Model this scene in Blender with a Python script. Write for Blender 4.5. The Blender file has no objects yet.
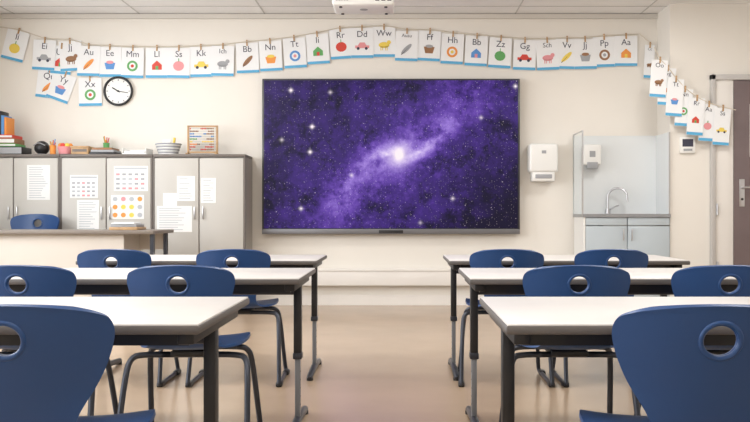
import bpy, bmesh, math, random
import numpy as np
from mathutils import Vector, Matrix
random.seed(7)
S = bpy.context.scene
try:
    S.view_settings.view_transform = 'Standard'
    S.view_settings.look = 'None'
except Exception: pass
COL = S.collection

# ------------------------------------------------------------------ materials
def mat(name, col, rough=0.5, metal=0.0, bump=0.0, bscale=60, var=0.0, vscale=3, emit=None, estr=0, spec=None, alpha=None, trans=0):
    m = bpy.data.materials.new(name); m.use_nodes = True
    nt = m.node_tree; b = nt.nodes['Principled BSDF']
    b.inputs['Base Color'].default_value = (*col, 1)
    b.inputs['Roughness'].default_value = rough
    b.inputs['Metallic'].default_value = metal
    if spec is not None: b.inputs['Specular IOR Level'].default_value = spec
    if trans: b.inputs['Transmission Weight'].default_value = trans
    if alpha is not None: b.inputs['Alpha'].default_value = alpha
    if emit:
        b.inputs['Emission Color'].default_value = (*emit, 1); b.inputs['Emission Strength'].default_value = estr
    tc = nt.nodes.new('ShaderNodeTexCoord')
    if var > 0:
        n = nt.nodes.new('ShaderNodeTexNoise'); n.inputs['Scale'].default_value = vscale; n.inputs['Detail'].default_value = 4
        nt.links.new(tc.outputs['Object'], n.inputs['Vector'])
        r = nt.nodes.new('ShaderNodeValToRGB')
        r.color_ramp.elements[0].position = .3; r.color_ramp.elements[1].position = .7
        r.color_ramp.elements[0].color = (*[c*(1-var) for c in col], 1)
        r.color_ramp.elements[1].color = (*[min(1, c*(1+var)) for c in col], 1)
        nt.links.new(n.outputs['Fac'], r.inputs['Fac']); nt.links.new(r.outputs['Color'], b.inputs['Base Color'])
    if bump > 0:
        n = nt.nodes.new('ShaderNodeTexNoise'); n.inputs['Scale'].default_value = bscale; n.inputs['Detail'].default_value = 3
        nt.links.new(tc.outputs['Object'], n.inputs['Vector'])
        bp = nt.nodes.new('ShaderNodeBump'); bp.inputs['Strength'].default_value = bump; bp.inputs['Distance'].default_value = .01
        nt.links.new(n.outputs['Fac'], bp.inputs['Height']); nt.links.new(bp.outputs['Normal'], b.inputs['Normal'])
    return m

WALL = mat('wall_paint', (.79, .755, .695), .85, bump=.08, bscale=120, var=.02, vscale=1.5)
CEIL = mat('ceiling_tile_white', (.84, .83, .82), .9, bump=.1, bscale=200)
CEILJ = mat('ceiling_joint', (.55, .54, .52), .8)
TRIM = mat('trim_white', (.80, .77, .73), .6, var=.02)
BLUE = mat('navy_plastic', (.008, .050, .170), .40, bump=.05, bscale=500)
METAL = mat('dark_tube_metal', (.055, .06, .075), .35, metal=.7)
BLACK = mat('black_plastic', (.012, .012, .014), .45)
SILVER = mat('silver_metal', (.55, .55, .57), .3, metal=.9)
LEGG = mat('grey_painted_steel', (.20, .21, .23), .45, metal=.3)
TOP = mat('table_laminate', (.61, .585, .565), .35, var=.03, vscale=5)
EDGE = mat('table_edge', (.10, .09, .085), .5)
CABD = mat('cabinet_door', (.49, .47, .435), .5, var=.03, vscale=2)
CABF = mat('cabinet_carcass', (.15, .13, .115), .55)
CABS = mat('cabinet_side', (.34, .32, .29), .55)
PAPER = mat('paper', (.78, .78, .77), .8)
CARD = mat('card_white', (.82, .83, .84), .8)
CBLUE = mat('card_blue_strip', (.10, .40, .66), .7)
INK = mat('ink_dark', (.05, .05, .08), .8)
INKG = mat('ink_grey', (.45, .47, .5), .8)
RED = mat('red_paint', (.62, .06, .04), .6)
ORG = mat('orange_paint', (.80, .30, .06), .6)
YEL = mat('yellow_paint', (.80, .60, .10), .6)
GRN = mat('green_paint', (.12, .38, .12), .6)
BRN = mat('brown_paint', (.30, .15, .07), .6)
PNK = mat('pink_paint', (.75, .30, .32), .6)
SKY = mat('blue_paint', (.10, .28, .62), .6)
GRYP = mat('grey_paint', (.35, .36, .38), .6)
WOOD = mat('light_wood', (.45, .28, .14), .5, var=.15, vscale=20)
STR = mat('string', (.65, .58, .48), .9)
WHT = mat('white_plastic', (.82, .82, .80), .3)
SINKD = mat('sink_cabinet_grey', (.47, .53, .57), .45, var=.02)
SPLASH = mat('splashback_white', (.74, .77, .78), .2)
STEEL = mat('steel_counter', (.32, .33, .35), .3, metal=.5)
GLASS = mat('acrylic_panel', (.85, .92, .92), .05, alpha=.22)
DOORM = mat('door_brown_grey', (.16, .12, .12), .5, var=.08, vscale=4)
FRM = mat('door_frame_grey', (.50, .48, .46), .5)
DESK = mat('desk_panel', (.64, .59, .53), .6)
DESKT = mat('desk_top_greybrown', (.20, .17, .145), .45)
BEZ = mat('bezel', (.03, .03, .035), .35)
BEZG = mat('bezel_grey', (.17, .17, .18), .35, metal=.4)

# floor: vinyl with faint mottling
FLOOR = mat('vinyl_floor', (.44, .325, .225), .20, var=.06, vscale=2.2, bump=.02, bscale=30)
FLOOR.node_tree.nodes['Principled BSDF'].inputs['Specular IOR Level'].default_value = .5

# ------------------------------------------------------------------ mesh builder
class MB:
    def __init__(s): s.v = []; s.f = []; s.m = []; s.mats = []
    def mi(s, m):
        if m not in s.mats: s.mats.append(m)
        return s.mats.index(m)
    def add(s, vs, fs, m, M=None):
        o = len(s.v); k = s.mi(m)
        for p in vs:
            p = Vector(p)
            if M is not None: p = M @ p
            s.v.append(p[:])
        for f in fs: s.f.append([i+o for i in f]); s.m.append(k)
    def box(s, x0, x1, y0, y1, z0, z1, m, M=None, bev=0.0, seg=2):
        if bev <= 0:
            vs = [(x0,y0,z0),(x1,y0,z0),(x1,y1,z0),(x0,y1,z0),(x0,y0,z1),(x1,y0,z1),(x1,y1,z1),(x0,y1,z1)]
            fs = [(0,3,2,1),(4,5,6,7),(0,1,5,4),(1,2,6,5),(2,3,7,6),(3,0,4,7)]
            s.add(vs, fs, m, M); return
        bm = bmesh.new(); bmesh.ops.create_cube(bm, size=1)
        for v in bm.verts:
            v.co = Vector(((x0+x1)/2+v.co.x*(x1-x0), (y0+y1)/2+v.co.y*(y1-y0), (z0+z1)/2+v.co.z*(z1-z0)))
        bmesh.ops.bevel(bm, geom=bm.edges[:], offset=bev, segments=seg, profile=.5, affect='EDGES')
        s.bm(bm, m, M)
    def bm(s, bm, m, M=None):
        bm.verts.index_update()
        s.add([v.co.copy() for v in bm.verts], [[v.index for v in f.verts] for f in bm.faces], m, M); bm.free()
    def sphere(s, c, r, m, sc=(1,1,1), M=None, seg=20):
        bm = bmesh.new(); bmesh.ops.create_uvsphere(bm, u_segments=seg, v_segments=seg//2, radius=1)
        for v in bm.verts: v.co = Vector((c[0]+v.co.x*r*sc[0], c[1]+v.co.y*r*sc[1], c[2]+v.co.z*r*sc[2]))
        s.bm(bm, m, M)
    def tube(s, pts, r, m, n=12, M=None, smooth=0, closed=False):
        P = [Vector(p) for p in pts]
        R = r if isinstance(r, (list, tuple)) else [r]*len(P)
        for _ in range(smooth):
            Q = [P[0]]; RR = [R[0]]
            for i in range(len(P)-1):
                Q += [P[i].lerp(P[i+1], .25), P[i].lerp(P[i+1], .75)]; RR += [R[i], R[i+1]]
            Q.append(P[-1]); RR.append(R[-1]); P, R = Q, RR
        vs = []; fs = []; N = len(P); prev = None
        for i, p in enumerate(P):
            if closed: t = (P[(i+1) % N]-P[i-1]).normalized()
            else: t = (P[min(i+1, N-1)]-P[max(i-1, 0)]).normalized()
            if prev is None:
                a = Vector((0,0,1)) if abs(t.z) < .9 else Vector((1,0,0))
                u = t.cross(a).normalized()
            else:
                u = (prev - t*prev.dot(t)).normalized()
            prev = u; w = t.cross(u)
            for k in range(n):
                a = 2*math.pi*k/n
                vs.append(p + (u*math.cos(a)+w*math.sin(a))*R[i])
        for i in range(N if closed else N-1):
            j = (i+1) % N
            for k in range(n):
                fs.append((i*n+k, i*n+(k+1) % n, j*n+(k+1) % n, j*n+k))
        if not closed:
            fs.append(tuple(range(n))[::-1]); fs.append(tuple(range((N-1)*n, N*n)))
        s.add(vs, fs, m, M)
    def cyl(s, a, b, r, m, n=20, M=None, r2=None):
        s.tube([a, b], [r, r if r2 is None else r2], m, n, M)
    def poly(s, pts, m, M=None):   # pts in xz plane (x, z), facing -y at y=pts y
        s.add([(p[0], p[1], p[2]) for p in pts], [list(range(len(pts)))], m, M)
    def disc(s, cx, y, cz, rx, rz, m, M=None, n=18, rot=0):
        s.poly([(cx+rx*math.cos(2*math.pi*i/n)*math.cos(rot)-rz*math.sin(2*math.pi*i/n)*math.sin(rot), y,
                 cz+rx*math.cos(2*math.pi*i/n)*math.sin(rot)+rz*math.sin(2*math.pi*i/n)*math.cos(rot)) for i in range(n)], m, M)
    def rect(s, x0, x1, y, z0, z1, m, M=None):
        s.poly([(x0,y,z0),(x1,y,z0),(x1,y,z1),(x0,y,z1)], m, M)
    def mesh(s, name, smooth=True):
        me = bpy.data.meshes.new(name); me.from_pydata(s.v, [], s.f)
        for m in s.mats: me.materials.append(m)
        me.polygons.foreach_set('material_index', s.m)
        if smooth:
            me.polygons.foreach_set('use_smooth', [True]*len(s.f)); me.update()
            me.set_sharp_from_angle(angle=math.radians(38))
        me.update(); return me
    def obj(s, name, loc=(0,0,0), rz=0, smooth=True):
        # recentre vertices about loc
        L = Vector(loc)
        if L.length > 0: s.v = [(Vector(p)-L)[:] for p in s.v]
        o = bpy.data.objects.new(name, s.mesh(name, smooth)); COL.objects.link(o)
        o.location = loc; o.rotation_euler[2] = rz; return o

def inst(name, me, loc, rz=0, sc=1):
    o = bpy.data.objects.new(name, me); COL.objects.link(o)
    o.location = loc; o.rotation_euler[2] = rz; o.scale = (sc,)*3; return o

FONT_CACHE = {}
def text_geo(t):
    if t in FONT_CACHE: return FONT_CACHE[t]
    cu = bpy.data.curves.new('txt', 'FONT'); cu.body = t; cu.size = 1; cu.align_x = 'CENTER'
    cu.resolution_u = 3
    o = bpy.data.objects.new('txt', cu); COL.objects.link(o)
    bpy.context.view_layer.update()
    me = bpy.data.meshes.new_from_object(o.evaluated_get(bpy.context.evaluated_depsgraph_get()))
    vs = [v.co.copy() for v in me.vertices]; fs = [list(p.vertices) for p in me.polygons]
    bpy.data.objects.remove(o); bpy.data.meshes.remove(me)
    FONT_CACHE[t] = (vs, fs); return vs, fs
def add_text(mb, t, x, y, z, size, m, M=None):
    vs, fs = text_geo(t)
    mb.add([(x+v.x*size, y, z+v.y*size) for v in vs], fs, m, M)

# ------------------------------------------------------------------ room
XL, XR, YB, YF, H = -4.2, 4.4, 8.5, -1.6, 2.91
XS, YS = 2.57, 8.09     # stepped-forward wall portion on the right
def room(name, boxes, m):
    b = MB()
    for x in boxes: b.box(*x, m)
    return b.obj(name, smooth=False)
room('floor', [(XL-.2, XR+.2, YF-.2, YB+.2, -.1, 0)], FLOOR)
room('wall_back', [(XL-.2, XS, YB, YB+.2, 0, H)], WALL)
room('wall_back_step', [(XS, XR+.2, YS, YB+.2, 0, H)], WALL)
room('wall_right', [(XR, XR+.2, YF, YS, 0, H)], WALL)
room('wall_front', [(XL-.2, XR+.2, YF-.2, YF, 0, H)], WALL)
wins = [(-.6, 1.6), (2.1, 4.3), (4.8, 7.0)]
bx = [(XL-.2, XL, YF, YB, 0, .95), (XL-.2, XL, YF, YB, 2.6, H)]
ys = [YF] + [q for w in wins for q in w] + [YB]
for i in range(0, len(ys), 2): bx.append((XL-.2, XL, ys[i], ys[i+1], .95, 2.6))
room('wall_left', bx, WALL)
for i, (a, c) in enumerate(wins):
    b = MB()
    for (y0, y1, z0, z1) in [(a, c, .95, 1.01), (a, c, 2.54, 2.6), (a, a+.06, .95, 2.6), (c-.06, c, .95, 2.6), ((a+c)/2-.04, (a+c)/2+.04, .95, 2.6)]:
        b.box(XL-.14, XL-.06, y0, y1, z0, z1, WHT)
    b.box(XL-.02, XL+.12, a-.05, c+.05, .91, .95, WHT)
    b.obj('window_%d' % (i+1), smooth=False)
# ceiling with tile joints
b = MB(); b.box(XL-.2, XR+.2, YF-.2, YB+.2, H, H+.1, CEIL)
y = YB-.32
while y > YF: b.box(XL, XR, y-.006, y+.006, H-.004, H+.01, CEILJ); y -= .62
x = XL+.35
while x < XR: b.box(x-.006, x+.006, YF, YB-.0, H-.004, H+.01, CEILJ); x += 1.25
b.obj('ceiling', smooth=False)
room('trim_1', [(XL, XS, YB-.03, YB, H-.05, H-.006)], mat('crown', (.62, .59, .54), .7))
room('baseboard_back', [(-1.46, 1.74, YB-.015, YB, 0, .10), (XS+.005, 2.93, YS-.015, YS, 0, .10)], TRIM)
# low boxed trunking under the screen
b = MB(); b.box(-1.46, 1.70, YB-.09, YB-.001, .20, .36, TRIM, bev=.006)
b.box(-1.46, 1.70, YB-.10, YB-.001, .345, .365, TRIM, bev=.004)
b.obj('wall_cable_trunking')

# ------------------------------------------------------------------ school chair
def make_shell():
    rows = [  # y, z, halfwidth
     (-.045,.727,.125),(-.044,.724,.150),(-.042,.714,.172),(-.040,.698,.188),(-.036,.672,.196),(-.030,.640,.190),
     (-.022,.600,.177),(-.013,.560,.158),(-.004,.525,.136),(.004,.490,.118),(.014,.458,.115),(.035,.428,.125),
     (.070,.412,.150),(.115,.405,.178),(.170,.402,.194),(.240,.402,.200),(.310,.408,.200),(.365,.414,.194),
     (.400,.408,.180),(.420,.395,.155),(.424,.388,.140)]
    nc = 14; vs = []; fs = []
    for i, (y, z, hw) in enumerate(rows):
        for j in range(nc+1):
            t = j/nc*2-1; x = t*hw
            k = min(1, max(0, (z-.43)/.12)) if i < 12 else 0
            yy = y + k*.055*(x/.2)**2
            arch = -.012*(x/.15)**2*max(0, (z-.70)/.027) if i < 4 else 0
            zz = z + arch + (0 if i < 11 else .018*(x/.2)**2*min(1, (i-10)/3))
            vs.append((x, yy, zz))
    W = nc+1
    for i in range(len(rows)-1):
        for j in range(nc):
            fs.append((i*W+j, (i+1)*W+j, (i+1)*W+j+1, i*W+j+1))
    me = bpy.data.meshes.new('shell'); me.from_pydata(vs, [], fs)
    o = bpy.data.objects.new('shell', me); COL.objects.link(o)
    m = o.modifiers.new('s', 'SUBSURF'); m.levels = 3; m.render_levels = 3
    bpy.context.view_layer.update()
    e = bpy.data.meshes.new_from_object(o.evaluated_get(bpy.context.evaluated_depsgraph_get()))
    o.modifiers.clear()
    # open the hand hole: drop faces inside an ellipse and pull the border onto it
    bm = bmesh.new(); bm.from_mesh(e); A, B, ZC = .038, .035, .658
    def rr(v): return math.hypot(v.co.x/A, (v.co.z-ZC)/B)
    kill = [f for f in bm.faces if f.calc_center_median().z > .55 and any(rr(v) < 1 for v in f.verts)]
    bmesh.ops.delete(bm, geom=kill, context='FACES')
    bm.verts.ensure_lookup_table()
    for v in bm.verts:
        if v.is_boundary and v.co.z > .55 and rr(v) < 1.35:
            k = rr(v); v.co.x /= k; v.co.z = ZC+(v.co.z-ZC)/k
    bmesh.ops.delete(bm, geom=[v for v in bm.verts if not v.link_faces], context='VERTS')
    bm.to_mesh(e); bm.free()
    o.data = e
    m = o.modifiers.new('t', 'SOLIDIFY'); m.thickness = .010; m.offset = 0
    bpy.context.view_layer.update()
    e2 = bpy.data.meshes.new_from_object(o.evaluated_get(bpy.context.evaluated_depsgraph_get()))
    V = [v.co[:] for v in e2.vertices]; F = [list(p.vertices) for p in e2.polygons]
    ring = []
    for k in range(40):   # sample the hole border for the rolled rim
        a = 2*math.pi*k/40; q = (A*math.cos(a), ZC+B*math.sin(a))
        best = min((v for v in e.vertices), key=lambda v: (v.co.x-q[0])**2+(v.co.z-q[1])**2+(0 if v.co.z > .55 else 9))
        ring.append((q[0], best.co.y, q[1]))
    bpy.data.objects.remove(o)
    return V, F, ring
b = MB()
V, F, ring = make_shell(); b.add(V, F, BLUE)
b.tube([(p[0], p[1]+.004, p[2]) for p in ring], .0065, BLUE, n=10, closed=True)
b.tube([(p[0], p[1]-.003, p[2]) for p in ring], .0055, BLUE, n=10, closed=True)
for sx in (-1, 1):
    b.tube([(sx*.06, .15, .378), (sx*.17, .15, .378), (sx*.218, .13, .372), (sx*.228, .09, .30), (sx*.238, .015, .04), (sx*.238, .0, .012), (sx*.237, .06, .012),
            (sx*.232, .36, .012), (sx*.228, .43, .012), (sx*.222, .425, .05), (sx*.205, .34, .33), (sx*.19, .31, .378), (sx*.15, .30, .385), (sx*.06, .30, .385)], .0115, METAL, n=12, smooth=2)
    for yy in (.045, .37):
        b.box(sx*.237-.016, sx*.237+.016, yy-.035, yy+.035, 0, .026, BLACK, bev=.006)
b.box(-.07, .07, .13, .32, .372, .395, BLACK, bev=.006)
b.tube([(-.15, .15, .378), (.15, .15, .378)], .0115, METAL)
b.tube([(-.15, .30, .385), (.15, .30, .385)], .0115, METAL)
CH = b.mesh('school_chair')
for (x, y, r, sc) in [(-.765,1.67,.05,1.012),(.618,1.67,-.02,1.012),(-1.37,3.07,.03,1),(-.794,3.07,.01,1),(.64,3.07,.0,1),(1.18,3.07,-.03,1),
                  (-1.50,4.45,.0,1),(-.874,4.45,.02,1),(.56,4.45,-.02,1),(1.11,4.45,.02,1)]:
    inst('school_chair', CH, (x, y, 0), r, sc)
inst('school_chair', CH, (-3.42, 7.98, 0), math.pi-.12, 1.25)

# ------------------------------------------------------------------ tables
TW, TD, TH = 1.30, .65, .66
b = MB()
b.box(-TW/2, TW/2, -TD/2, TD/2, TH-.024, TH-.003, EDGE, bev=.006)
b.box(-TW/2+.004, TW/2-.004, -TD/2+.004, TD/2-.004, TH-.006, TH, TOP, bev=.002)
for yy in (-.20, .20): b.box(-TW/2+.05, TW/2-.05, yy-.015, yy+.015, TH-.065, TH-.024, BLACK)
for sx in (-1, 1):
    xx = sx*(TW/2-.045)
    b.box(xx-.020, xx+.020, -.27, .27, TH-.055, TH-.024, BLACK, bev=.004)
    b.box(xx-.016, xx+.016, -.022, .022, .30, TH-.05, BLACK, bev=.004)
    b.box(xx-.019, xx+.019, -.026, .026, .295, .322, METAL, bev=.004)
    b.box(xx-.011, xx+.011, -.017, .017, .03, .31, LEGG, bev=.003)
    for k in range(5): b.cyl((xx-.0115, 0, .10+k*.035), (xx+.0115, 0, .10+k*.035), .004, BLACK, n=8)
    b.tube([(xx, -.27, .014), (xx, -.26, .020), (xx, -.05, .035), (xx, .05, .035), (xx, .26, .020), (xx, .27, .014)], [.012, .016, .018, .018, .016, .012], METAL)
    for yy in (-.25, .25): b.cyl((xx, yy, 0), (xx, yy, .016), .018, BLACK)
b.cyl((-TW/2+.06, 0, .58), (TW/2-.06, 0, .58), .014, METAL)
TB = b.mesh('school_table')
for (x, y) in [(-.455-TW/2, 2.25), (.24+TW/2, 2.25), (-.39-TW/2, 3.62), (.27+TW/2, 3.62), (-.448-TW/2, 4.90), (.264+TW/2, 4.90)]:
    inst('school_table', TB, (x, y, 0))

# ------------------------------------------------------------------ helpers px->world
def W(px, py, Y): s = 850/Y; return (px-400)/s, .91-(py-214)/s
def cardM(px, py, Y, rot=0):
    x, z = W(px, py, Y); return Matrix.Translation((x, Y, z)) @ Matrix.Rotation(rot, 4, 'Y')

# ------------------------------------------------------------------ storage cabinets
def cabinet(x0, x1, papers):
    b = MB(); y0, y1 = 8.10, 8.49; zt = 1.481
    b.box(x0, x1, y0+.022, y1, .06, zt-.03, CABS)
    b.box(x0, x1, y0, y1, zt-.028, zt, CABF, bev=.004)
    b.box(x0+.02, x1-.02, y0+.03, y1, 0, .07, CABF)
    b.box(x0, x0+.016, y0+.004, y0+.03, .06, zt-.028, CABF); b.box(x1-.016, x1, y0+.004, y0+.03, .06, zt-.028, CABF)
    xm = (x0+x1)/2
    b.box(xm-.008, xm+.008, y0+.010, y0+.03, .06, zt-.028, CABF)
    for (a, c, hx) in ((x0+.018, xm-.006, xm-.04), (xm+.006, x1-.018, xm+.04)):
        b.box(a, c, y0, y0+.02, .07, zt-.04, CABD, bev=.003)
        b.box(hx-.006, hx+.006, y0-.022, y0-.012, .86, .98, SILVER, bev=.003)
        for zz in (.87, .97): b.cyl((hx, y0-.014, zz), (hx, y0+.002, zz), .004, SILVER, n=8)
    for (p0, p1, q0, q1, kind) in papers:
        X0, Z1 = W(p0, q0, 8.098); X1, Z0 = W(p1, q1, 8.098); yy = y0-.0025
        b.box(X0, X1, yy, y0+.001, Z0, Z1, PAPER)
        yy -= .0008; w = X1-X0; h = Z1-Z0
        if kind == 'text':
            n = int(h/.022)
            for i in range(1, n): b.rect(X0+.02, X0+.02+(w-.04)*random.uniform(.6, 1), yy, Z1-i*h/n-.003, Z1-i*h/n+.003, INKG)
        if kind == 'grid':
            b.rect(X0+.01, X1-.01, yy, Z1-.030, Z1-.014, INKG)
            for i in range(5):
                for j in range(4):
                    b.rect(X0+.02+i*(w-.03)/5, X0+.02+(i+.6)*(w-.03)/5, yy, Z0+.015+j*(h-.06)/4, Z0+.015+(j+.45)*(h-.06)/4, random.choice([INKG, GRYP, GRYP, PNK]))
        if kind == 'pic':
            for i in range(4):
                for j in range(3):
                    b.disc(X0+(i+.5)*w/4, yy, Z0+(j+.5)*h/3, w/13, h/10, random.choice([ORG, YEL, PNK, INKG, ORG]), n=10)
    return b.obj('storage_cabinet', ((x0+x1)/2, 8.295, 0))
cabinet(-2.355, -1.475, [(157,192,206,232,'text'),(177,195,176,201,'text'),(201,216,178,203,'text'),(163,177,193,206,'plain')])
cabinet(-3.240, -2.360, [(70,98,175,198,'grid'),(77,99,200,231,'text'),(114,148,166,191,'grid'),(111,144,195,219,'pic'),(114,141,222,234,'plain')])
cabinet(-4.125, -3.245, [(27,50,165,200,'text')])

# ------------------------------------------------------------------ things on top of the cabinets
ZT = 1.481
def C(px): return (px-400)/(850/8.2)
def hz(py): return .91-(py-214)/(850/8.2)
b = MB(); z = ZT; 
for (h, m, dx, w) in [(.075, BLACK, .0, .30), (.03, GRN, .0, .24), (.05, BRN, .01, .22), (.035, RED, -.01, .22)]:
    b.box(-3.93+dx, -3.93+w+dx, 8.14, 8.38, z+.0005, z+h, m, bev=.004)
    b.box(-3.925+dx, -3.925+w+dx, 8.136, 8.14, z+.008, z+h-.008, PAPER if m is not BLACK else GRYP); z += h
b.obj('book_stack', (-3.8, 8.25, ZT))
b = MB(); x = -3.93
for (w, h, m) in [(.035, .26, SKY), (.03, .24, RED), (.035, .27, BLACK), (.03, .22, SKY), (.025, .20, ORG)]:
    b.box(x, x+w-.002, 8.16, 8.33, z+.001, z+h*.85, m, bev=.003); x += w
b.obj('row_of_books', (-3.85, 8.25, z))
b = MB(); b.sphere((-3.475, 8.25, ZT+.07), .068, BLACK, (1.05,1,1)); b.cyl((-3.475, 8.25, ZT), (-3.475, 8.25, ZT+.012), .04, GRYP)
b.tube([(-3.53, 8.19, ZT+.09), (-3.475, 8.17, ZT+.12), (-3.42, 8.19, ZT+.09)], .005, GRYP, smooth=2)
b.obj('black_desk_speaker', (-3.475, 8.25, ZT))
def pot(name, x, y, r, h, m, pens=True, pm=(RED, SKY, YEL, GRN, ORG)):
    b = MB(); b.tube([(x,y,ZT),(x,y,ZT+.004),(x,y,ZT+h)], [r*.85, r*.88, r], m, n=20)
    b.tube([(x+r*math.cos(a), y+r*math.sin(a), ZT+h) for a in [k*math.pi/10 for k in range(20)]], .003, m, n=6, closed=True)
    if pens:
        for k in range(6):
            a = k*1.05; q = (x+r*.4*math.cos(a), y+r*.4*math.sin(a), ZT+h-.01); t = (x+r*.9*math.cos(a), y+r*.9*math.sin(a), ZT+h+random.uniform(.03, .07))
            b.cyl(q, t, .005, pm[k % len(pm)], n=8)
    b.obj(name, (x, y, ZT))
pot('pencil_pot', C(52), 8.22, .030, .09, ORG)
b = MB(); cx = C(64); b.tube([(cx,8.24,ZT),(cx,8.24,ZT+.01),(cx,8.24,ZT+.08)], [.045,.06,.075], PNK, n=24)
for k in range(7): b.sphere((cx+.045*math.cos(k*.9), 8.24+.045*math.sin(k*.9), ZT+.09), .025, [ORG, RED, YEL, PNK][k % 4], seg=12)
b.obj('craft_bowl', (cx, 8.24, ZT))
b = MB(); b.box(C(73.5), C(91), 8.13, 8.36, ZT, ZT+.075, WOOD, bev=.006); b.box(C(73.5)+.015, C(91)-.015, 8.128, 8.13, ZT+.025, ZT+.05, CABF)
b.box(C(73), C(91.3), 8.125, 8.365, ZT+.062, ZT+.08, WOOD, bev=.004)
b.obj('wooden_box', (C(81), 8.25, ZT))
b = MB()
for i, m in enumerate([BLACK, GRYP, BRN]): b.box(C(92)+i*.01, C(118)-i*.02, 8.13+i*.006, 8.36, ZT+i*.022+.0005, ZT+(i+1)*.022, m, bev=.003)
b.obj('notebook_stack', (C(105), 8.25, ZT))
pot('paint_jar', C(98.5), 8.42, .03, .13, GRN, True)
b = MB(); b.box(C(124), C(148), 8.14, 8.36, ZT, ZT+.012, WHT, bev=.003)
for s_ in (C(124), C(148)-.006): b.box(s_, s_+.006, 8.14, 8.36, ZT+.01, ZT+.06, WHT)
b.box(C(124), C(148), 8.354, 8.36, ZT+.01, ZT+.06, WHT); b.box(C(126), C(146), 8.15, 8.34, ZT+.013, ZT+.035, PAPER)
b.obj('paper_tray', (C(136), 8.25, ZT))
b = MB(); cx = C(167); 
for k in range(8): 
    rr = .072+.004*k
    b.tube([(cx+rr*1.2*math.cos(a), 8.25+rr*math.sin(a), ZT+.008+k*.014) for a in [q*math.pi/14 for q in range(28)]], .0075, GRYP if k % 2 else PAPER, n=8, closed=True)
b.cyl((cx, 8.25, ZT), (cx, 8.25, ZT+.006), .08, GRYP)
b.box(cx-.05, cx+.03, 8.22, 8.24, ZT+.01, ZT+.15, PAPER); b.cyl((cx+.04, 8.25, ZT+.01), (cx+.06, 8.25, ZT+.17), .012, YEL)
b.obj('storage_basket', (cx, 8.25, ZT))
b = MB(); x0, x1, z1 = C(187), C(216), hz(125)
for xx in (x0, x1): b.box(xx-.009, xx+.009, 8.24, 8.26, ZT, z1, WOOD, bev=.002); b.box(xx-.012, xx+.012, 8.18, 8.32, ZT, ZT+.018, WOOD, bev=.004)
b.box(x0, x1, 8.24, 8.26, z1-.016, z1, WOOD); b.box(x0, x1, 8.24, 8.26, ZT+.02, ZT+.036, WOOD)
cm = [RED, RED, ORG, YEL, GRN, SKY, SKY, BRN, RED]
for k in range(9):
    zz = ZT+.055+k*(z1-ZT-.085)/8
    b.cyl((x0, 8.25, zz), (x1, 8.25, zz), .0022, SILVER, n=6)
    for j in range(10): b.sphere((x0+.02+j*.0145+(.09 if j > (k*3) % 8 else 0), 8.25, zz), .0085, cm[k] if j < 5 else [BRN, cm[k]][k % 2], (.8,1,1), seg=10)
b.obj('abacus', ((x0+x1)/2, 8.25, ZT))

# ------------------------------------------------------------------ teacher desk
b = MB()
b.box(-4.1, -2.0, 6.90, 7.52, .745, .775, DESKT, bev=.004)
b.box(-4.1, -2.26, 6.955, 6.98, .03, .745, DESK, bev=.003)
b.box(-4.1, -4.075, 6.98, 7.48, 0, .745, DESK); b.box(-2.30, -2.275, 6.98, 7.48, 0, .745, DESK)
b.box(-2.06, -2.03, 7.0, 7.04, 0, .745, METAL); b.box(-2.06, -2.03, 7.40, 7.44, 0, .745, METAL)
b.box(-2.28, -2.03, 7.42, 7.44, .6, .745, DESK)
b.obj('teacher_desk', (-3.05, 7.2, 0))
b = MB(); x0, _ = W(113, 0, 7.2); x1, _ = W(141, 0, 7.2)
b.box(x0, x1, 7.1, 7.35, .7755, .80, WOOD, bev=.004); b.box(x0+.01, x1-.01, 7.11, 7.33, .801, .825, GRYP, bev=.004); b.box(x0+.02, x1-.03, 7.1, 7.3, .826, .838, PAPER)
b.obj('folder_stack', ((x0+x1)/2, 7.2, .7755))

# ------------------------------------------------------------------ clock
b = MB(); X, Z = W(118, 91, 8.47)
b.tube([(X+.137*math.cos(a), 8.475, Z+.137*math.sin(a)) for a in [k*math.pi/24 for k in range(48)]], .012, BLACK, n=12, closed=True)
b.cyl((X, 8.499, Z), (X, 8.478, Z), .137, WHT, n=48)
for k in range(12):
    a = k*math.pi/6; M_ = Matrix.Translation((X, 8.4765, Z)) @ Matrix.Rotation(a, 4, 'Y')
    b.box(-.003, .003, -.001, .001, .102, .118, INK, M_)
for (ang, L, w) in ((math.radians(300), .07, .005), (math.radians(100), .10, .003)):
    M_ = Matrix.Translation((X, 8.474, Z)) @ Matrix.Rotation(ang, 4, 'Y'); b.box(-w, w, -.001, .001, -.02, L, BLACK, M_)
b.cyl((X, 8.477, Z), (X, 8.470, Z), .010, BLACK)
b.obj('wall_clock', (X, 8.48, Z))

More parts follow.
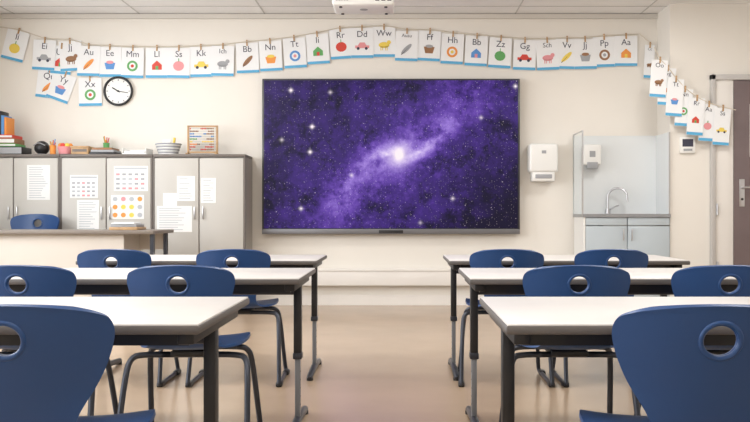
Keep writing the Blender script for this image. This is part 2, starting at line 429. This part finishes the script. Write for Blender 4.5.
# ------------------------------------------------------------------ alphabet garland
ICM = [RED, ORG, YEL, GRN, BRN, PNK, SKY, GRYP]
def icon(g, k, M, w, cz):
    r = w*.24; y = -.0035; c = ICM[(k*5+2) % 8]; c2 = ICM[(k*3+1) % 8]; t = k % 7
    if t == 0: g.disc(0, y, cz, r, r*.9, c, M); g.rect(-.004, .004, y-.0004, cz+r*.8, cz+r*1.4, GRN, M)
    elif t == 1:   # car
        g.rect(-r*1.3, r*1.3, y, cz-r*.4, cz+r*.1, c, M); g.poly([(-r*.8,y,cz+r*.1),(r*.8,y,cz+r*.1),(r*.45,y,cz+r*.65),(-r*.45,y,cz+r*.65)], c, M)
        for s_ in (-1, 1): g.disc(s_*r*.75, y-.0004, cz-r*.45, r*.28, r*.28, INK, M, 10)
    elif t == 2:   # animal
        g.disc(0, y, cz, r*1.0, r*.55, c, M); g.disc(r*.9, y-.0004, cz+r*.5, r*.38, r*.38, c, M, 12)
        for s_ in (-.6, -.3, .3, .6): g.rect(r*s_-.004, r*s_+.004, y, cz-r*1.0, cz-r*.2, c, M)
    elif t == 3:   # leaf / feather
        g.disc(0, y, cz, r*1.3, r*.4, c, M, rot=.8); g.poly([(-r,y-.0004,cz-r*1.1),(-r*.85,y-.0004,cz-r*1.1),(r*.6,y-.0004,cz+r*.6)], INK, M)
    elif t == 4:   # pot
        g.poly([(-r*.7,y,cz-r*.8),(r*.7,y,cz-r*.8),(r,y,cz+r*.4),(-r,y,cz+r*.4)], c, M); g.disc(0, y-.0004, cz+r*.5, r*.7, r*.3, c2, M)
    elif t == 5:   # ring
        g.disc(0, y, cz, r, r, c, M); g.disc(0, y-.0005, cz, r*.6, r*.6, CARD, M); g.disc(0, y-.001, cz, r*.3, r*.3, c2, M)
    else:          # house
        g.poly([(-r*.9,y,cz-r*.7),(r*.9,y,cz-r*.7),(r*.9,y,cz+r*.2),(0,y,cz+r),(-r*.9,y,cz+r*.2)], c, M); g.rect(-r*.25, r*.25, y-.0004, cz-r*.7, cz, c2, M)
def card(g, px, py, txt, k, Y=8.485, w=.225, h=.31, rot=0, strip=True):
    M = cardM(px, py, Y, rot)   # origin at top centre
    g.box(-w/2, w/2, -.002, .001, -h, 0, CARD, M)
    if strip: g.rect(-w/2+.001, w/2-.001, -.0027, -h+.001, -h+.028, CBLUE, M)
    n = len(txt); sz = min(.095, .62*w*2.6/max(n*1.15, 2.6)*.62)
    if n: add_text(g, txt, 0, -.0032, -.025-sz*.75, sz, INK, M)
    icon(g, k, M, w, -h*.60)
    g.box(-.007, .007, -.010, .004, -.03, .03, WOOD, M)
g = MB()
top = [(19,31,'Ii',.25),(45,40,'Ei',.06),(70,41,'Jj',-.06),(89,46,'Au',.02),(110,47,'Ee',.0),(133,48,'Mm',.03),(157,48,'Ll',0),(179,48,'Ss',.02),(201,47,'Kk',-.02),(223,46,'Ich',.02),
       (247,43,'Bb',-.04),(270,41,'Nn',-.05),(294,38,'Tt',-.06),(317,34,'Ii',-.06),(340,29,'Rr',-.07),(362,28,'Dd',-.01),(384,27,'Ww',0),(407,31,'Auau',.03),(430,31,'Ff',.05),
       (453,34,'Hh',.05),(477,36,'Bb',.05),(501,38,'Zz',.06),(525,40,'Gg',.03),(547,40,'Sch',-.04),(567,39,'Vv',.03),(585,39,'Jj',-.02),(604,37,'Pp',-.03),(626,36,'Aa',.0)]
for k, (px, py, t, r) in enumerate(top): card(g, px, py, t, k, Y=8.485-(.004 if k % 2 else 0), rot=r, h=.30)
for k, (px, py, r) in enumerate([(50,70,.12),(66,74,.35),(90,78,-.02),(62,46,.1)]): card(g, px, py, ['Qu','Yy','Xx','Uu'][k], k+3, Y=8.493-.002*k, rot=r, h=.28, w=.23)
card(g, 650, 45, 'Cc', 2, Y=8.47, rot=.05, w=.10, h=.33)
def string(g, pts):
    P = []
    for (px, py, Y) in pts:
        x, z = W(px, py, Y); P.append((x, Y, z))
    g.tube(P, .004, STR, n=6)
string(g, [(0,27,8.478)]+[(px, py-1.5, 8.478) for (px, py, t, r) in top]+[(640,34,8.478),(652,44,8.462)])
x, z = W(0, 27, 8.478); g.cyl((x, 8.498, z), (x, 8.46, z), .006, SILVER, n=8)
g.obj('alphabet_card_garland', (0, 8.48, 2.6), smooth=False)
g = MB()
right = [(660,60,8.00,'Oo'),(668,68,8.01,'Gg'),(676,79,8.0,'Tt'),(685,89,8.01,'Nn'),(697,98,8.0,'Rr'),(709,104,8.01,'Aa'),(723,108,8.0,'Ss')]
for k, (px, py, Y, t) in enumerate(right): card(g, px, py, t, k+2, Y=Y, rot=.07, w=.155, h=.35)
string(g, [(654,47,7.99)]+[(px, py-1, Y-.006) for (px, py, Y, t) in right]+[(736,110,7.99)])
g.obj('picture_card_garland', (2.8, 8.0, 2.1), smooth=False)

# ------------------------------------------------------------------ galaxy material
def galaxy():
    m = bpy.data.materials.new('galaxy_screen'); m.use_nodes = True; nt = m.node_tree; N = nt.nodes; L = nt.links
    b = N['Principled BSDF']; tc = N.new('ShaderNodeTexCoord'); sp = N.new('ShaderNodeSeparateXYZ')
    def mth(op, a, c=None, d=None):
        n = N.new('ShaderNodeMath'); n.operation = op
        for i, q in enumerate((a, c, d)):
            if q is None: continue
            if isinstance(q, (int, float)): n.inputs[i].default_value = q
            else: L.new(q, n.inputs[i])
        return n.outputs[0]
    add = lambda a, c: mth('ADD', a, c)
    sub = lambda a, c: mth('SUBTRACT', a, c)
    mul = lambda a, c: mth('MULTIPLY', a, c)
    def noise(sc, det=6, rough=.6, off=0):
        n = N.new('ShaderNodeTexNoise'); n.noise_dimensions = '4D'; n.inputs['W'].default_value = off
        n.inputs['Scale'].default_value = sc; n.inputs['Detail'].default_value = det; n.inputs['Roughness'].default_value = rough
        L.new(tc.outputs['Object'], n.inputs['Vector']); return n.outputs['Fac']
    L.new(tc.outputs['Object'], sp.inputs[0])
    X0 = sub(sp.outputs[0], .08); Z0 = sub(sp.outputs[2], .01)
    d2 = add(mul(X0, X0), mul(Z0, Z0))
    calm = sub(1.0, mth('EXPONENT', mul(d2, -40)))
    X = add(X0, mul(calm, mul(sub(noise(3.0, 6, .62, 1), .5), .36)))
    Z = add(Z0, mul(calm, mul(sub(noise(3.4, 7, .62, 5), .5), .40)))
    # inclined spiral: two logarithmic arms in the disc plane
    a = math.radians(34); ca, sa = math.cos(a), math.sin(a)
    U = add(mul(X, ca), mul(Z, sa)); V = mth('DIVIDE', sub(mul(Z, ca), mul(X, sa)), .42)
    R = mth('SQRT', add(mul(U, U), mul(V, V)))
    T = mth('ARCTAN2', V, U)
    # arms wind so that the left one sweeps along the lower-left edge
    ph = sub(mul(T, 2.0), mul(mth('LOGARITHM', add(R, .06), math.e), 2.3))
    arm = mth('POWER', add(.5, mul(mth('COSINE', sub(ph, .6)), .5)), 2.2)
    fall = mth('EXPONENT', mul(mul(R, R), -.95))
    n1 = noise(5, 10, .70, 3); n2 = noise(1.5, 5, .6, 9); n3 = noise(18, 8, .74, 2)
    I = mul(n2, .30)
    I = add(I, mul(mul(arm, fall), mul(n1, .50)))
    I = add(I, mul(fall, mul(n1, .20)))
    U0 = add(mul(X0, ca), mul(Z0, sa)); V0 = sub(mul(Z0, ca), mul(X0, sa))
    def g_(ku, kv): return mth('EXPONENT', mul(add(mul(mul(U0, U0), ku), mul(mul(V0, V0), kv)), -1))
    I = add(I, mul(g_(3.5, 30), .20)); I = add(I, mul(g_(45, 120), .22)); I = add(I, mul(g_(.9, 3.5), .05))
    I = add(I, mul(sub(n3, .5), add(.16, mul(fall, .38))))
    I = add(I, mul(sub(n1, .5), .40))
    dust = mth('MAXIMUM', sub(noise(5.5, 9, .72, 21), .50), 0)
    I = sub(I, mul(mul(dust, calm), 1.15))
    I = sub(I, mul(mul(mth('MAXIMUM', sub(sp.outputs[0], .3), 0), mth('MAXIMUM', sub(.1, sp.outputs[2]), 0)), .28))
    r = N.new('ShaderNodeValToRGB'); cr = r.color_ramp
    cr.elements[0].position = .02; cr.elements[0].color = (.004, .002, .022, 1)
    cr.elements[1].position = 1.0; cr.elements[1].color = (1, .88, 1, 1)
    for p, c in ((.12, (.016, .006, .075)), (.24, (.050, .018, .20)), (.38, (.13, .055, .40)), (.54, (.29, .17, .63)), (.74, (.56, .42, .84))):
        e = cr.elements.new(p); e.color = (*c, 1)
    L.new(I, r.inputs['Fac'])
    stars = add(mul(mth('EXPONENT', mul(d2, -700)), 1.4), mul(mth('EXPONENT', mul(d2, -110)), .45))
    for sc, th, keep, am in ((20, .09, .62, 1.4), (42, .14, .70, 1.2), (8, .05, .50, 1.6)):
        v = N.new('ShaderNodeTexVoronoi'); v.voronoi_dimensions = '2D'; v.inputs['Scale'].default_value = sc
        cb = N.new('ShaderNodeCombineXYZ'); L.new(sp.outputs[0], cb.inputs[0]); L.new(sp.outputs[2], cb.inputs[1]); L.new(cb.outputs[0], v.inputs['Vector'])
        sc3 = N.new('ShaderNodeSeparateColor'); L.new(v.outputs['Color'], sc3.inputs[0])
        amp = mth('MAXIMUM', mth('DIVIDE', sub(sc3.outputs[0], keep), 1-keep), 0)
        s_ = mth('MAXIMUM', sub(1, mth('DIVIDE', v.outputs['Distance'], th)), 0)
        stars = add(stars, mul(mul(s_, s_), mul(amp, am)))
    for (px, py, k) in ((313,127,1),(311,152,.8),(292,91,.9),(302,208,.6),(331,93,.4),(480,118,.4),(514,87,.7),(352,175,.4),(283,140,.4),(452,198,.45),(420,222,.3)):
        cx, cz = (px-391)/100, (156-py)/100
        dx = mth('ABSOLUTE', sub(sp.outputs[0], cx)); dz = mth('ABSOLUTE', sub(sp.outputs[2], cz))
        dot = mth('EXPONENT', mul(add(mul(dx, dx), mul(dz, dz)), -3200))
        sx = mth('EXPONENT', mul(add(mul(dx, 55), mul(dz, 300)), -1))
        sz = mth('EXPONENT', mul(add(mul(dx, 300), mul(dz, 55)), -1))
        stars = add(stars, mul(add(dot, mul(add(sx, sz), .7)), k))
    mx = N.new('ShaderNodeMix'); mx.data_type = 'RGBA'; mx.clamp_factor = True
    L.new(stars, mx.inputs[0]); L.new(r.outputs[0], mx.inputs[6]); mx.inputs[7].default_value = (1, .88, .93, 1)
    L.new(mx.outputs[2], b.inputs['Emission Color']); b.inputs['Emission Strength'].default_value = 1.0
    b.inputs['Base Color'].default_value = (.004, .004, .006, 1); b.inputs['Roughness'].default_value = .35; b.inputs['Specular IOR Level'].default_value = .2
    return m
GAL = galaxy()
b = MB(); xc, zc = W(391, 156, 8.40)
b.box(xc-1.275, xc+1.275, 8.405, 8.455, zc-.765, zc+.765, BEZ, bev=.006)
b.rect(xc-1.255, xc+1.255, 8.4035, zc-.715, zc+.748, GAL)
b.box(xc-1.275, xc+1.275, 8.398, 8.41, zc-.772, zc-.722, BEZG, bev=.003)
b.box(xc-.12, xc+.12, 8.392, 8.40, zc-.762, zc-.732, BLACK, bev=.002)
for sx in (-.5, .5): b.box(xc+sx-.05, xc+sx+.05, 8.45, 8.499, zc-.4, zc+.4, BLACK)
b.obj('interactive_display', (xc, 8.4, zc))

# ------------------------------------------------------------------ dispensers, sink, thermostat
b = MB(); x0, z1 = W(530, 143, 8.3); x1, z0 = W(559, 172, 8.3)
b.box(x0, x1, 8.33, 8.4985, z0, z1, WHT, bev=.025, seg=4); b.box(x0+.03, x1-.03, 8.345, 8.49, z0-.09, z0+.02, WHT, bev=.015, seg=3)
b.box(x0+.06, x1-.06, 8.338, 8.35, z0-.06, z0-.02, GRYP, bev=.004); b.rect(x0+.12, x1-.12, 8.3285, z1-.10, z1-.07, GRYP)
b.obj('paper_towel_dispenser', ((x0+x1)/2, 8.4, (z0+z1)/2))
b = MB(); x0, z1 = W(584, 144, 8.36); x1, z0 = W(602, 165, 8.36)
b.box(x0, x1, 8.38, 8.482, z0, z1, WHT, bev=.018, seg=4); b.box(x0+.035, x1-.035, 8.372, 8.45, z0-.035, z0+.03, GRYP, bev=.006); b.rect(x0+.06, x1-.06, 8.3785, z0+.08, z0+.14, GRYP)
b.obj('soap_dispenser', ((x0+x1)/2, 8.4, (z0+z1)/2))

b = MB(); SX0, SX1, SY0, SY1, SZ = 1.73, 2.565, 8.05, 8.495, .91
b.box(SX0+.030, SX1, SY0+.035, SY1, .08, SZ-.17, SINKD)
b.box(SX0+.04, SX1, SY0+.08, SY1, 0, .09, CABF)
b.box(SX0+.01, SX0+.028, SY0+.012, SY1-.001, 0, SZ-.031, WHT)
xm = (SX0+SX1)/2+.01
for (a, c, hx) in ((SX0+.032, xm-.004, xm-.04), (xm+.004, SX1-.006, xm+.04)):
    b.box(a, c, SY0+.015, SY0+.034, .09, SZ-.115, SINKD, bev=.003)
    b.box(a, c, SY0+.015, SY0+.034, SZ-.108, SZ-.034, SINKD, bev=.003)
    b.box(hx-.005, hx+.005, SY0-.008, SY0+.003, SZ-.25, SZ-.14, SILVER, bev=.002)
    for zz in (SZ-.245, SZ-.145): b.cyl((hx, SY0, zz), (hx, SY0+.016, zz), .004, SILVER, n=8)
bx0, bx1, by0, by1 = 1.95, 2.42, 8.13, 8.38
for q in ((SX0, bx0, SY0, SY1), (bx1, SX1, SY0, SY1), (bx0, bx1, SY0, by0), (bx0, bx1, by1, SY1)): b.box(q[0], q[1], q[2], q[3], SZ-.03, SZ, STEEL)
b.box(bx0, bx1, by0, by1, SZ-.16, SZ-.155, SILVER)
for q in ((bx0-.003, bx0+.003, by0, by1), (bx1-.003, bx1+.003, by0, by1), (bx0, bx1, by0-.003, by0+.003), (bx0, bx1, by1-.003, by1+.003)): b.box(*q, SZ-.16, SZ+.002, SILVER)
b.box(SX0+.0, SX1, SY1-.012, SY1, SZ, 1.69, SPLASH)
b.box(SX1-.010, SX1, SY0+.02, SY1-.012, SZ, 1.69, SPLASH)
b.box(SX0, SX0+.008, SY0+.02, SY1-.012, SZ, 1.70, GLASS)
for (yy) in (SY0+.02, ): b.box(SX0-.002, SX0+.010, yy-.004, yy+.004, SZ, 1.70, SILVER)
b.box(SX0-.002, SX0+.010, SY0+.02, SY1-.012, 1.694, 1.704, SILVER)
b.box(SX1-.013, SX1, SY0+.016, SY0+.024, SZ, 1.69, SILVER)
# gooseneck faucet belongs to the sink unit
fx, fy = 2.06, 8.42
b.cyl((fx, fy, SZ), (fx, fy, SZ+.05), .024, SILVER)
P = [(fx, fy, SZ+.04), (fx, fy, SZ+.17)] + [(fx+.085-.085*math.cos(a), fy-.04*(1-math.cos(a)), SZ+.17+.085*math.sin(a)) for a in [k*math.pi/10 for k in range(1, 10)]] + [(fx+.17, fy-.08, SZ+.15), (fx+.17, fy-.08, SZ+.12)]
b.tube(P, .011, SILVER, n=12)
b.tube([(fx+.02, fy, SZ+.045), (fx+.07, fy-.02, SZ+.075), (fx+.10, fy-.03, SZ+.085)], .007, SILVER)
b.obj('sink_unit', ((SX0+SX1)/2, 8.27, 0))
b = MB(); x0, z1 = W(680, 137, 8.07); x1, z0 = W(695, 153, 8.07)
b.box(x0, x1, 8.06, 8.0895, z0, z1, WHT, bev=.005); b.rect(x0+.02, x1-.02, 8.0592, z0+.06, z1-.02, INK); b.box(x0+.03, x1-.03, 8.055, 8.062, z0+.02, z0+.04, GRYP)
b.obj('wall_thermostat', ((x0+x1)/2, 8.08, (z0+z1)/2))

# ------------------------------------------------------------------ door
b = MB(); fx0 = 2.945; zt = 2.23; dx0, dx1 = 3.16, 4.12
b.box(fx0, fx0+.04, 8.03, 8.0895, 0, zt, FRM, bev=.004); b.box(fx0+.04, dx0, 8.055, 8.0895, 0, zt-.05, TRIM, bev=.003)
b.box(fx0, dx1+.10, 8.03, 8.0895, zt-.05, zt, FRM, bev=.004); b.box(dx1+.005, dx1+.10, 8.03, 8.0895, 0, zt-.05, FRM, bev=.004)
b.box(dx0+.004, dx1, 8.045, 8.085, .005, zt-.055, DOORM, bev=.003)
b.box(dx0+.05, dx0+.10, 8.037, 8.046, .98, 1.24, SILVER, bev=.003)
b.cyl((dx0+.075, 8.04, 1.16), (dx0+.075, 7.985, 1.16), .010, SILVER); b.tube([(dx0+.075, 7.99, 1.16), (dx0+.20, 7.99, 1.16)], .010, SILVER)
b.cyl((dx0+.075, 8.038, 1.05), (dx0+.075, 8.032, 1.05), .012, BLACK)
for zz in (.35, .9, 1.75): b.cyl((fx0+.055, 8.035, zz), (fx0+.055, 8.035, zz+.11), .009, SILVER)
b.rect(dx0+.15, dx0+.55, 8.0438, 1.45, 1.95, CARD); b.rect(dx0+.17, dx0+.53, 8.0432, 1.6, 1.93, PNK)
b.obj('door_1', (3.5, 8.06, 0))

# ------------------------------------------------------------------ projector
b = MB(); Y = 6.5; x0, _ = W(332, 14, Y-.15); x1 = W(394, 14, Y-.15)[0]; z0 = W(0, 15, Y+.18)[1]
b.box(x0, x1, Y-.15, Y+.18, z0, z0+.13, WHT, bev=.018, seg=3)
for k in range(8): b.box(x0+.03+k*.012, x0+.036+k*.012, Y-.153, Y-.148, z0+.03, z0+.10, GRYP)
for k in range(3): b.box(x1-.14+k*.045, x1-.11+k*.045, Y-.153, Y-.148, z0+.03, z0+.055, BLACK)
b.cyl(((x0+x1)/2+.1, Y+.17, z0+.065), ((x0+x1)/2+.1, Y+.21, z0+.065), .04, BLACK)
b.cyl(((x0+x1)/2, Y, z0-.003), ((x0+x1)/2, Y, z0+.002), .03, GRYP)
xc = (x0+x1)/2
b.box(xc-.1, xc+.1, Y-.08, Y+.08, z0+.13, z0+.15, GRYP, bev=.004); b.cyl((xc, Y, z0+.14), (xc, Y, H-.02), .025, WHT); b.cyl((xc, Y, H-.03), (xc, Y, H-.005), .08, WHT)
for sx in (-1, 1):
    for sy in (-1, 1): b.cyl((xc+sx*.17, Y+.02+sy*.11, z0-.008), (xc+sx*.17, Y+.02+sy*.11, z0+.004), .012, BLACK)
b.obj('ceiling_projector', (xc, Y, z0))

# ------------------------------------------------------------------ unseen glowing ceiling panels and area lights, added to brighten the room
FILLM = mat('fill_panel_glow', (.9, .9, .88), .5, emit=(1, .97, .92), estr=2.0)
for (x, y) in [(-2.2, 1.2), (0, 1.2), (2.2, 1.2), (-2.2, 4.2), (0, 4.2), (2.2, 4.2), (-2.2, 6.6), (2.2, 6.6)]:
    b = MB(); b.box(x-.31, x+.31, y-.31, y+.31, H-.03, H-.004, WHT, bev=.004); b.box(x-.28, x+.28, y-.28, y+.28, H-.033, H-.028, FILLM)
    b.obj('ceiling_fill_panel', (x, y, H))
    l = bpy.data.lights.new('lamp', 'AREA'); l.shape = 'SQUARE'; l.size = .55; l.energy = 25; l.color = (1, .985, .96)
    o = bpy.data.objects.new('ceiling_fill_light', l); COL.objects.link(o); o.location = (x, y, H-.04)
for (a, c) in wins:
    l = bpy.data.lights.new('win', 'AREA'); l.shape = 'RECTANGLE'; l.size = 1.6; l.size_y = c-a; l.energy = 105; l.color = (.96, .98, 1)
    o = bpy.data.objects.new('window_daylight', l); COL.objects.link(o); o.location = (XL-.3, (a+c)/2, 1.78)
    o.rotation_euler = (0, -math.pi/2, 0)
w = bpy.data.worlds.new('World'); S.world = w; w.use_nodes = True
w.node_tree.nodes['Background'].inputs[0].default_value = (.8, .88, 1, 1); w.node_tree.nodes['Background'].inputs[1].default_value = 1.3

# ------------------------------------------------------------------ camera
cd = bpy.data.cameras.new('camera'); cd.sensor_width = 36; cd.lens = 36*850/750
cd.shift_x = -25/750; cd.shift_y = 3/750; cd.clip_start = .05
cd.dof.use_dof = False
co = bpy.data.objects.new('camera', cd); COL.objects.link(co); co.location = (0, 0, .91); co.rotation_euler = (math.pi/2, 0, 0)
S.camera = co
